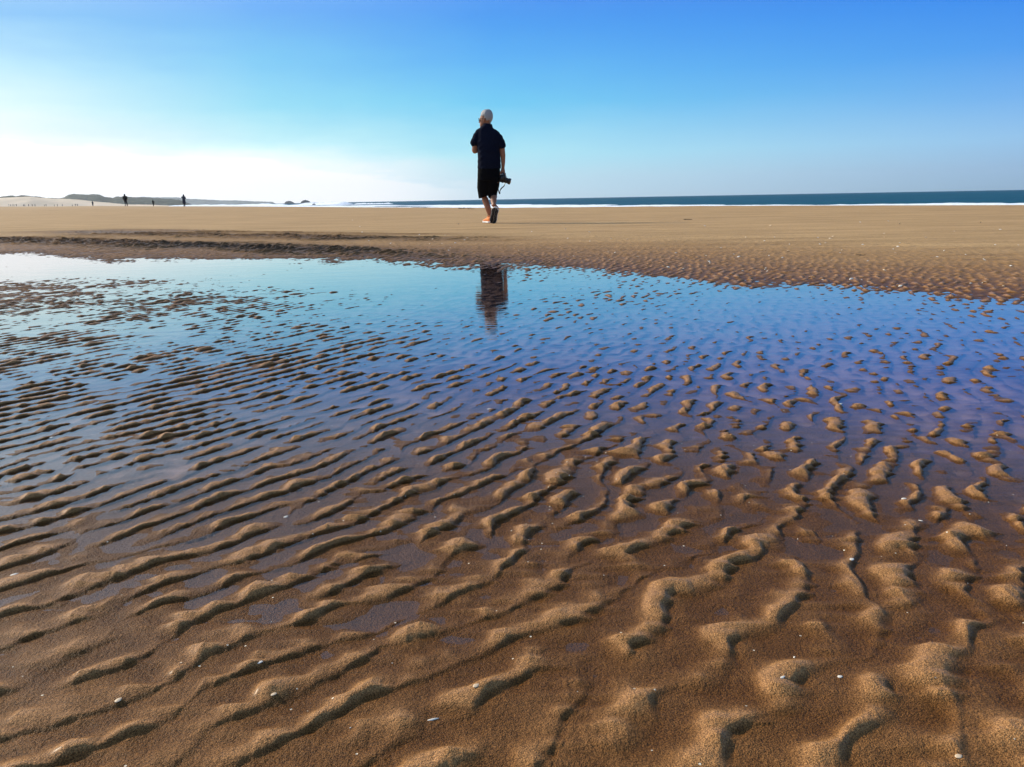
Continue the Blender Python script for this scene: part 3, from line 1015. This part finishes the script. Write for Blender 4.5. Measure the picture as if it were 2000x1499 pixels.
def make_shoe(M):
    """Trainer; local x = toward the toe, z up, sole on z = 0; M places it."""
    def prof(x):                                       # half width of the footprint
        return 0.012 + 0.040 * math.sin(min(1, max(0, (x + 0.145) / 0.05)) * math.pi / 2) * (1 - 0.16 * math.exp(-((x + 0.02) / 0.05) ** 2)) * \
            (1 - max(0, (x - 0.07) / 0.085) ** 2.4 * 0.98) + 0.004
    xs = [-0.140, -0.130, -0.110, -0.080, -0.04, 0.0, 0.04, 0.08, 0.11, 0.135, 0.147]
    tops = [0.095, 0.108, 0.112, 0.108, 0.098, 0.092, 0.080, 0.066, 0.058, 0.050, 0.040]
    bm = bmesh.new()
    rings = []
    for x, tp in zip(xs, tops):
        hw_, zc = prof(x) * 0.95, (0.018 + tp) / 2
        rings.append((M @ Vector((x, 0, zc)), M.to_3x3() @ Vector((0, hw_, 0)), M.to_3x3() @ Vector((0, 0, (tp - 0.018) / 2))))
    loft(bm, rings, 20)
    shoe = finish('shoe', bm, m_shoe, man)

    def slab(name, z0, z1, grow, mat):
        bm = bmesh.new()
        xs2 = np.linspace(-0.150, 0.156, 22)
        up_, lo_ = [], []
        for x in xs2:
            up_.append((x, prof(min(max(x, -0.142), 0.148)) + grow))
        ring = [(x, w) for x, w in up_] + [(x, -w) for x, w in reversed(up_)]
        a = [bm.verts.new(M @ Vector((x, w, z0 + max(0, x - 0.09) * 0.12))) for x, w in ring]
        b = [bm.verts.new(M @ Vector((x, w, z1 + max(0, x - 0.09) * 0.12))) for x, w in ring]
        bm.faces.new(list(reversed(a)))
        bm.faces.new(b)
        for i in range(len(a)):
            j = (i + 1) % len(a)
            bm.faces.new((a[i], a[j], b[j], b[i]))
        return finish(name, bm, mat, shoe)
    slab('sole', 0.006, 0.030, 0.004, m_sole).data.polygons.foreach_set('use_smooth', np.zeros(46, bool))
    bm = bmesh.new()                                    # tread: rows of lugs
    for x in np.linspace(-0.128, 0.130, 13):
        w = prof(x)
        for sy_ in (-0.5, 0.5):
            box(bm, M @ Vector((x, sy_ * w, 0.003 + max(0, x - 0.09) * 0.12)), 0.0165, w * 0.92, 0.009, M.to_3x3().to_4x4())
    finish('tread', bm, m_tread, shoe)
    bm = bmesh.new()
    for i, x in enumerate((0.005, 0.028, 0.050)):
        zt = float(np.interp(x, xs, tops)) + 0.002
        w = prof(x) * 0.55
        tube(bm, [M @ Vector((x, -w, zt - 0.012)), M @ Vector((x + 0.006, 0, zt)), M @ Vector((x, w, zt - 0.012))], 0.0035, 6)
    tube(bm, [M @ Vector((-0.02, -0.026, 0.096)), M @ Vector((-0.01, -0.02, 0.118)), M @ Vector((0.0, 0.0, 0.104)), M @ Vector((-0.01, 0.02, 0.118)), M @ Vector((-0.02, 0.026, 0.096))], 0.004, 6)
    finish('lace', bm, m_lace, shoe)
    bm = bmesh.new()                                    # padded collar
    pts = [M @ Vector((-0.065 + 0.048 * math.cos(q), 0.036 * math.sin(q), 0.108 - 0.010 * math.cos(q))) for q in np.linspace(0, 2 * math.pi, 17)]
    tube(bm, pts, 0.009, 8)
    finish('ankle_collar', bm, m_shoe, shoe)
    return shoe


make_shoe(Ml)
make_shoe(Mr)

# ------------------------------------------------------------------ the camera in his hand
kam = bpy.data.objects.new('photo_camera', None)
COL.objects.link(kam)
kam.location = man.location + Vector(P(628, 904, 0.03))
kam.rotation_euler = (0, R(18), R(-12))
kam.scale = (1.28, 1.28, 1.28)
tag(kam, 'black camera with a stubby lens and dangling strap held in the walking man\'s right hand', 'camera')
bm = bmesh.new()                                        # local x = along the lens, y = away, z = up
box(bm, (0, 0, 0), 0.058, 0.135, 0.098, bev=0.010)
kb = finish('camera_body', bm, m_black, kam)
bm = bmesh.new()
loft(bm, [((0.0, 0, 0.046), (0.027, 0, 0), (0, 0.034, 0)), ((0.0, 0, 0.066), (0.024, 0, 0), (0, 0.026, 0)), ((0.0, 0, 0.074), (0.016, 0, 0), (0, 0.018, 0))], 16)
finish('viewfinder', bm, m_black, kam)
bm = bmesh.new()
tube(bm, [(0.018, -0.052, -0.040), (0.030, -0.052, 0.0), (0.022, -0.052, 0.044)], [0.018, 0.020, 0.018], 12)
finish('grip', bm, m_black, kam)
bm = bmesh.new()
loft(bm, [((0.026, 0.008, -0.010), (0, 0.035, 0), (0, 0, 0.035)), ((0.050, 0.008, -0.010), (0, 0.036, 0), (0, 0, 0.036)), ((0.052, 0.008, -0.010), (0, 0.033, 0), (0, 0, 0.033)),
          ((0.078, 0.008, -0.010), (0, 0.033, 0), (0, 0, 0.033)), ((0.080, 0.008, -0.010), (0, 0.038, 0), (0, 0, 0.038)), ((0.104, 0.008, -0.010), (0, 0.039, 0), (0, 0, 0.039))], 24)
kl = finish('camera_lens', bm, m_black, kam)
bm = bmesh.new()
loft(bm, [((0.1045, 0.008, -0.010), (0, 0.030, 0), (0, 0, 0.030)), ((0.1065, 0.008, -0.010), (0, 0.029, 0), (0, 0, 0.029))], 24)
finish('front_glass', bm, m_glass, kl)
bm = bmesh.new()
for dz in (0.022,):
    loft(bm, [((-0.006, -0.050, 0.049), (0.008, 0, 0), (0, 0.008, 0)), ((-0.006, -0.050, 0.057), (0.008, 0, 0), (0, 0.008, 0))], 12)
finish('dial', bm, m_metal, kam)
bm = bmesh.new()


def ribbon(bm, pts, w, th=0.0016):
    pts = [Vector(q) for q in pts]
    fine = []
    for i in range(len(pts) - 1):                       # Catmull-Rom
        p0, p1, p2, p3 = pts[max(i - 1, 0)], pts[i], pts[i + 1], pts[min(i + 2, len(pts) - 1)]
        for k in range(6):
            u = k / 6
            fine.append(0.5 * ((2 * p1) + (p2 - p0) * u + (2 * p0 - 5 * p1 + 4 * p2 - p3) * u * u + (3 * p1 - p0 - 3 * p2 + p3) * u ** 3))
    fine.append(pts[-1])
    rg = []
    for i, q in enumerate(fine):
        d = (fine[min(i + 1, len(fine) - 1)] - fine[max(i - 1, 0)]).normalized()
        a = d.cross(Vector((0.25 + 0.3 * math.sin(i * 0.4), 1, 0.1))).normalized()
        b = d.cross(a).normalized()
        rg.append((q, a * w * 0.5, b * th))
    loft(bm, rg, 8)


ribbon(bm, [(-0.032, -0.060, 0.02), (-0.044, -0.066, -0.03), (-0.034, -0.06, -0.085), (-0.010, -0.05, -0.135), (0.012, -0.04, -0.175), (0.026, -0.03, -0.19),
            (0.014, -0.01, -0.165), (0.016, 0.01, -0.125), (0.034, 0.04, -0.085), (0.030, 0.066, -0.03), (0.0, 0.070, 0.03)], 0.014)
finish('strap', bm, m_black, kam)

# ------------------------------------------------------------------ people far along the beach
m_coat_b = simple('black_coat', (0.010, 0.010, 0.011), 0.9, 0.1, 0.2, 20)
m_coat_n = simple('navy_coat', (0.014, 0.018, 0.042), 0.9, 0.1, 0.2, 20)
m_trouser = simple('dark_trousers', (0.012, 0.012, 0.016), 0.9, 0.1, 0.2, 20)
m_coat_g = simple('grey_coat', (0.045, 0.045, 0.055), 0.9, 0.1, 0.2, 20)
m_skin_d = simple('walker_skin', (0.25, 0.12, 0.07), 0.7, 0.2)  # one even skin tone for the far figures
m_hair_d = simple('dark_hair', (0.02, 0.016, 0.013), 0.8, 0.2)


def far_z(x, y):
    return float(coarse_z(np.array([x]), np.array([y]))[0]) + 0.006


def walker(px, dist, height, label, coat, stride, hem, lean, arm_l, arm_r, hood=True, group=None):
    """Person seen small; parts: body, coat, trousers, hair or hood."""
    x = bearing(px) * dist
    root = bpy.data.objects.new('person', None)
    COL.objects.link(root)
    root.location = (x, dist, far_z(x, dist))
    k = height / 1.72
    root.scale = (k, k, k)
    tag(root, label, 'person', group)
    L = Vector((lean, 0, 0))
    hc = Vector((0, 0, 1.60)) + L * 1.6
    hips = [Vector((-0.09, 0, 0.86)) + L * 0.86, Vector((0.09, 0, 0.86)) + L * 0.86]
    feet = [Vector((-0.06 - stride * 0.5, 0.05, 0.05)), Vector((0.08 + stride * 0.5, -0.10, 0.05))]
    sh = [Vector((-0.20, 0, 1.40)) + L * 1.4, Vector((0.20, 0, 1.40)) + L * 1.4]
    bm = bmesh.new()
    loft(bm, [(hc + Vector((0, 0, z)), (a, 0, 0), (0, a * 1.15, 0)) for z, a in ((-0.12, 0.045), (-0.08, 0.07), (0, 0.085), (0.07, 0.075), (0.115, 0.035))], 14)
    tube(bm, [hc + Vector((0, 0.09, -0.02)), hc + Vector((0, 0.115, -0.03))], 0.016, 8)
    tube(bm, [Vector((0, 0, 1.36)) + L * 1.4, hc], 0.058, 12)
    loft(bm, [(Vector((0, 0, z)) + L * z, (a, 0, 0), (0, a * 0.62, 0)) for z, a in ((0.80, 0.15), (1.0, 0.15), (1.2, 0.17), (1.38, 0.17), (1.44, 0.08))], 16)
    for hp_, ft in zip(hips, feet):
        kn = (hp_ + ft) / 2 + Vector((0, 0.05, 0))
        tube(bm, [hp_, kn, ft + Vector((0, 0, 0.04)), ft], [0.085, 0.06, 0.042, 0.042], 12)
        tube(bm, [ft + Vector((0, -0.04, -0.01)), ft + Vector((0, 0.14, -0.015))], [0.042, 0.034], 10)
    arms = []
    for s_, (el_, ha_) in zip(sh, (arm_l, arm_r)):
        e_, h_ = s_ + Vector(el_), s_ + Vector(ha_)
        arms.append((s_, e_, h_))
        tube(bm, [s_, e_, h_], [0.055, 0.045, 0.035], 10)
        d_ = (h_ - e_).normalized()
        tube(bm, [h_, h_ + d_ * 0.08], [0.035, 0.036], 8, 0.6)
        for q in (-0.027, -0.009, 0.009, 0.027):
            tube(bm, [h_ + d_ * 0.075 + Vector((q, 0, 0)), h_ + d_ * (0.155 - abs(q) * 0.8) + Vector((q, 0.012, 0))], 0.009, 6)
        tube(bm, [h_ + d_ * 0.02 + Vector((0.03, 0, 0)), h_ + d_ * 0.08 + Vector((0.055, 0.01, 0))], 0.010, 6)
    finish('body', bm, m_skin_d, root, voxel=0.016, smooth_it=1)
    bm = bmesh.new()
    loft(bm, [(Vector((0, 0, z)) + L * z, (a, 0, 0), (0, a * 0.68, 0)) for z, a in ((hem, 0.225), (0.86, 0.215), (1.05, 0.20), (1.25, 0.23), (1.38, 0.225), (1.45, 0.12), (1.50, 0.08))], 20)
    for s_, e_, h_ in arms:
        tube(bm, [s_ - Vector((0, 0, 0.01)), e_, e_.lerp(h_, 0.9)], [0.080, 0.068, 0.055], 12)
    finish('coat', bm, coat, root, voxel=0.018, smooth_it=3)
    bm = bmesh.new()
    for hp_, ft in zip(hips, feet):
        kn = (hp_ + ft) / 2 + Vector((0, 0.05, 0))
        tube(bm, [hp_ + Vector((0, 0, 0.05)), kn, ft + Vector((0, 0, 0.05))], [0.115, 0.085, 0.062], 14)
    finish('trousers', bm, m_trouser, root, voxel=0.018, smooth_it=2)
    bm = bmesh.new()
    loft(bm, [(hc + Vector((0, -0.015, z)), (a, 0, 0), (0, a * 1.15, 0)) for z, a in
              (((-0.16, 0.11), (-0.09, 0.105)) if hood else ((-0.05, 0.088),)) + ((0.0, 0.105), (0.07, 0.092), (0.13, 0.045))], 14)
    kill = [f for f in bm.faces if f.calc_center_median().y > hc.y + 0.055 and f.calc_center_median().z < hc.z + 0.07]
    bmesh.ops.delete(bm, geom=kill, context='FACES')
    finish('hood' if hood else 'hair', bm, coat if hood else m_hair_d, root)
    return root


walker(247, 119, 1.72, 'stooping stroller in a black jacket and trousers, feet apart, largest dark figure on the left', m_coat_b, 0.22, 0.78, -0.04,
       ((-0.10, 0.02, -0.27), (-0.10, 0.08, -0.50)), ((0.08, 0.04, -0.26), (0.02, 0.14, -0.44)))
walker(300, 146, 1.12, 'small child in dark clothes standing alone between the two larger dark figures', m_coat_b, 0.02, 0.62, 0.0,
       ((-0.09, 0.0, -0.25), (0.0, 0.14, -0.36)), ((0.10, 0.0, -0.24), (0.06, 0.14, -0.40)))
walker(360, 119, 1.72, 'person in a long navy coat with hands raised to the chest, right of the child', m_coat_n, 0.06, 0.42, 0.025,
       ((-0.14, 0.04, -0.16), (-0.06, 0.20, -0.02)), ((0.05, 0.02, -0.27), (-0.10, 0.18, -0.16)))
walker(182, 262, 1.62, 'hooded figure in a long dark cloak-like coat, small, below the headland', m_coat_g, 0.02, 0.30, 0.0,
       ((-0.06, 0.02, -0.27), (0.0, 0.14, -0.42)), ((0.06, 0.02, -0.27), (0.0, 0.14, -0.42)))

# walkers so far off that they are a few pixels tall: one mesh each, four builds
def tiny_mesh(seed):
    g = np.random.default_rng(seed)
    bm = bmesh.new()
    st_ = 0.10 + 0.12 * g.random()
    loft(bm, [((0, 0, z), (a, 0, 0), (0, a * 0.7, 0)) for z, a in ((0.78, 0.17), (1.05, 0.19), (1.36, 0.22), (1.45, 0.10), (1.50, 0.07), (1.60, 0.10), (1.70, 0.07))], 10)
    for q in (-1, 1):
        tube(bm, [(q * 0.09, 0, 0.85), (q * (0.09 + st_ * 0.4), 0.05 * q, 0.45), (q * (0.08 + st_), 0, 0.03)], [0.11, 0.085, 0.06], 8)
        tube(bm, [(q * 0.22, 0, 1.38), (q * 0.27, 0, 1.1), (q * 0.25, 0.1, 0.82)], [0.07, 0.06, 0.045], 8)
    me = bpy.data.meshes.new('walker')
    bm.to_mesh(me)
    bm.free()
    return me


mats = [m_coat_g, m_coat_n, simple('brown_coat', (0.07, 0.04, 0.03), 0.9, 0.1), m_coat_b]
meshes = [tiny_mesh(k) for k in range(4)]
for me, m_ in zip(meshes, mats):
    me.materials.append(m_)
g = np.random.default_rng(2)
tiny = [(18.5, 1.0), (22, 0.8), (26, 0.8), (28.5, .8), (33, .8), (47, .7), (49.5, .7), (57, .7), (64, .7), (66, .6), (69.5, .7), (87.5, .8), (91, 1.0), (107, .6), (113, .6),
        (122.5, 1.0), (131, .5), (142, .5), (148, .7), (152, .6), (157, .5), (232, .6)]
proto = None
for i, (px, sc_) in enumerate(tiny):
    D = (560 + 60 * g.random()) / (0.72 + 0.28 * sc_)
    x = bearing(px) * D
    if proto is None:
        o = bpy.data.objects.new('person', meshes[0])
    else:
        o = proto.copy()
        o.data = meshes[int(g.integers(0, 4))]
    COL.objects.link(o)
    proto = proto or o
    o.location = (x, D, far_z(x, D) - 0.02)
    o.rotation_euler = (0, 0, g.random() * 6.28)
    k = 0.9 + 0.15 * g.random()
    o.scale = (k, k, k)
    tag(o, 'tiny far-off walker on the pale sand in front of the dunes', 'person', 'far-off walkers in front of the dunes')

# ------------------------------------------------------------------ shells, pebbles, wrack
m_shell = simple('shell', (0.66, 0.60, 0.50), 0.55, 0.3, 0.2, 200)
m_tan = simple('tan_shell', (0.62, 0.45, 0.28), 0.5, 0.4, 0.25, 150)
m_peb = simple('dark_pebble', (0.06, 0.045, 0.035), 0.6, 0.3, 0.3, 90)
m_weed = simple('seaweed', (0.022, 0.016, 0.010), 0.7, 0.3, 0.4, 20)


def shell_mesh(name, seed, L, Wd, Ht):
    """A shallow ribbed cockle half with a pointed hinge."""
    g = np.random.default_rng(seed)
    bm = bmesh.new()
    nr_, na_ = 6, 18
    top = []
    for i in range(nr_):
        f = (i + 0.0) / (nr_ - 1)
        ring = []
        for k in range(na_):
            a = k / na_ * 2 * math.pi
            rx = L * 0.5 * f * (1 + 0.05 * math.sin(2 * a + seed) + (0.22 * max(0, math.cos(a)) ** 6))
            ry = Wd * 0.5 * f * (1 + 0.05 * math.sin(3 * a + seed * 2))
            z = Ht * (1 - f ** 2.2) * (1 + 0.06 * math.cos(9 * a) * f)
            ring.append(bm.verts.new((rx * math.cos(a) + L * 0.12 * (1 - f), ry * math.sin(a), z)))
            if i == 0:
                break
        top.append(ring)
    for k in range(na_):
        bm.faces.new((top[0][0], top[1][k], top[1][(k + 1) % na_]))
        for i in range(1, nr_ - 1):
            bm.faces.new((top[i][k], top[i + 1][k], top[i + 1][(k + 1) % na_], top[i][(k + 1) % na_]))
    c = bm.verts.new((0, 0, -Ht * 0.1))
    for k in range(na_):
        bm.faces.new((c, top[-1][(k + 1) % na_], top[-1][k]))
    bmesh.ops.recalc_face_normals(bm, faces=bm.faces)
    me = bpy.data.meshes.new(name)
    bm.to_mesh(me)
    bm.free()
    return me


def px_ground(px, py):
    """Point of the level sand seen at a picture position of the 2000 px photograph."""
    d = cam.matrix_world.to_3x3() @ Vector(((px - 1000) / FPX, -(py - 749.5) / FPX, -1))
    k = -CAM_H / d.z
    return d.x * k, d.y * k


def lay(o, px, py, rz=0.0, lift=0.0, tilt=(0, 0)):
    x, y = px_ground(px, py)
    o.location = (x, y, ground_z(x, y) + lift)
    o.rotation_euler = (tilt[0], tilt[1], rz)


big = [(845, 1410, 0.0125, 0.0034, m_shell, 0.2, 'long thin white shell sliver lying at the bottom edge of the view, left of centre', 'shell'),
       (558, 1009, 0.0090, 0.0065, m_shell, 0.9, 'bright white broken shell beside a sand ripple left of centre', 'shell'),
       (1765, 977, 0.0105, 0.0070, m_shell, 0.3, 'oval white shell lying in a trough among the ripples far right', 'shell'),
       (1797, 1019, 0.0090, 0.0035, m_shell, -0.8, 'narrow curved white shell fragment just below the oval white shell', 'shell'),
       (1640, 791, 0.0150, 0.0100, m_shell, 0.4, 'rounded white shell resting against a ripple crest at the edge of the water', 'shell'),
       (100, 855, 0.0115, 0.0070, m_shell, 0.1, 'white shell in wet sand among the straight ripples far left', 'shell'),
       (28, 1128, 0.0105, 0.0060, m_shell, 0.6, 'chalky white shell chip on a ripple crest at the left edge', 'shell'),
       (508, 1306, 0.0075, 0.0055, m_shell, 0.4, 'small white shell chip in the lower left foreground', 'shell'),
       (535, 1370, 0.0072, 0.0062, m_tan, 0.3, 'pale yellow rounded shell near the bottom left of centre', 'shell'),
       (232, 1379, 0.0085, 0.0065, m_tan, 1.0, 'tan stone-like shell on the sand in the bottom left corner', 'shell'),
       (955, 799, 0.0120, 0.0055, m_shell, 0.1, 'white shell in the thin water film at the middle of the ripples', 'shell'),
       (930, 1358, 0.0075, 0.0065, m_tan, 0.7, 'brown angular shell bit at the bottom centre', 'shell'),
       (1663, 1101, 0.0080, 0.0065, m_shell, 0.7, 'small white shell with a dark shadow right of centre', 'shell'),
       (1527, 1341, 0.0070, 0.0038, m_shell, 0.5, 'tiny elongated white shell in the lower right foreground', 'shell'),
       (1640, 1327, 0.0060, 0.0048, m_shell, 0.2, 'white chip with a dark edge in the lower right foreground', 'shell'),
       (1870, 1492, 0.0075, 0.0060, m_tan, 0.2, 'pinkish shell cut by the bottom edge of the view at right', 'shell')]
for i, (px, py, L_, W_, m_, rz, lab, cat) in enumerate(big):
    o = link('shell', shell_mesh('shell', i + 3, L_ * 0.70, W_ * 0.66, L_ * 0.06), m_)
    lay(o, px, py, rz, 0.0003, (0.1, -0.08))
    tag(o, lab, cat)
o = blob('pebble', m_peb, 71, 0.010, 0.005, 0.0035, 2, 0.2)
lay(o, 1167, 847, 0.4, 0.001)
tag(o, 'dark flat mussel fragment in a wet trough, right of the middle of the ripples', 'mussel fragment')

small = [shell_mesh('shell', 40 + k, 0.0030, 0.0021, 0.0005) for k in range(3)]
for me in small:
    me.materials.append(m_shell)
g = np.random.default_rng(21)
proto = None
for i in range(12):
    px, py = 20 + 1960 * g.random(), 930 + 560 * g.random() ** 0.9
    o = proto.copy() if proto else bpy.data.objects.new('shell_chip', small[0])
    o.data = small[i % 3]
    COL.objects.link(o)
    proto = proto or o
    lay(o, px, py, g.random() * 6.28, 0.0004, (0.25 * g.standard_normal(), 0.25 * g.standard_normal()))
    k = 0.40 + 0.45 * g.random()
    o.scale = (k, k, k)
    tag(o, 'tiny white shell chip scattered on the wet rippled sand in the foreground', 'shell chip', 'shell chips on the rippled sand')

mid = [shell_mesh('shell', 50 + k, 0.014, 0.010, 0.003) for k in range(3)]
for me, m_ in zip(mid, (m_shell, m_shell, m_tan)):
    me.materials.append(m_)
proto = None
for i in range(110):
    px = 650 + 1340 * g.random() ** 0.8
    top_, bot_ = 425, 500 + max(0, (px - 1000)) * 0.082
    py = top_ + (bot_ - top_) * g.random() ** 0.55
    o = proto.copy() if proto else bpy.data.objects.new('shell', mid[0])
    o.data = mid[i % 3]
    COL.objects.link(o)
    proto = proto or o
    lay(o, px, py, g.random() * 6.28, 0.001, (0.3 * g.standard_normal(), 0.3 * g.standard_normal()))
    k = 0.8 + 0.8 * g.random() ** 2 + max(0, (500 - py) / 75) * 1.1
    o.scale = (k, k, k)
    tag(o, 'small pale shell strewn on the open sand beyond the pool', 'shell', 'shells on the sand beyond the pool')

# dark scraps of weed on the open sand
weed = [(907, 408.2, 0.50, 'longer dark clump of seaweed on the open sand just left of the walking man'),
        (920, 409.2, 0.24, 'short dark scrap of seaweed between the long clump and the walking man'),
        (830, 407.0, 0.26, 'dark scrap of seaweed on the open sand, farthest to the left of the man'),
        (1680, 502, 0.055, 'dark twist of weed casting a shadow on the sand at the right, above the pool'),
        (1343, 430.5, 0.14, 'dark scrap of weed on the sand by the tip of the man\'s shadow')]
for i, (px, py, L_, lab) in enumerate(weed):
    bm = bmesh.new()
    gg = np.random.default_rng(60 + i)
    for k in range(9):
        a = gg.random() * 6.28
        p0 = Vector((L_ * 0.5 * gg.uniform(-0.8, 0.8), L_ * 0.25 * gg.uniform(-1, 1), 0.004 * 1))
        d_ = Vector((math.cos(a), math.sin(a) * 0.5, 0)) * L_ * gg.uniform(0.15, 0.35)
        tube(bm, [p0, p0 + d_ * 0.5 + Vector((0, 0, L_ * gg.uniform(0.02, 0.07))), p0 + d_], [L_ * 0.035, L_ * 0.045, L_ * 0.02], 6, 0.6)
    o = finish('seaweed', bm, m_weed)
    lay(o, px, py, 0.0, 0.0)
    tag(o, lab, 'seaweed')

# ------------------------------------------------------------------ sea haze
HAZE = 0.00010
bm = bmesh.new()
box(bm, (0, 0, 45.0), 8800, 8800, 110)
m_haze = bpy.data.materials.new('haze')
m_haze.use_nodes = True
T = NT(m_haze.node_tree)
T.n.remove(T.n['Principled BSDF'])
pv = T.new('ShaderNodeVolumePrincipled')
pv.inputs['Color'].default_value = (0.86, 0.92, 1.0, 1)
pv.inputs['Density'].default_value = HAZE
pv.inputs['Anisotropy'].default_value = 0.55
T.l.new(pv.outputs[0], T.n['Material Output'].inputs['Volume'])
haze = finish('haze', bm, m_haze)
tag(haze, kind='stuff')
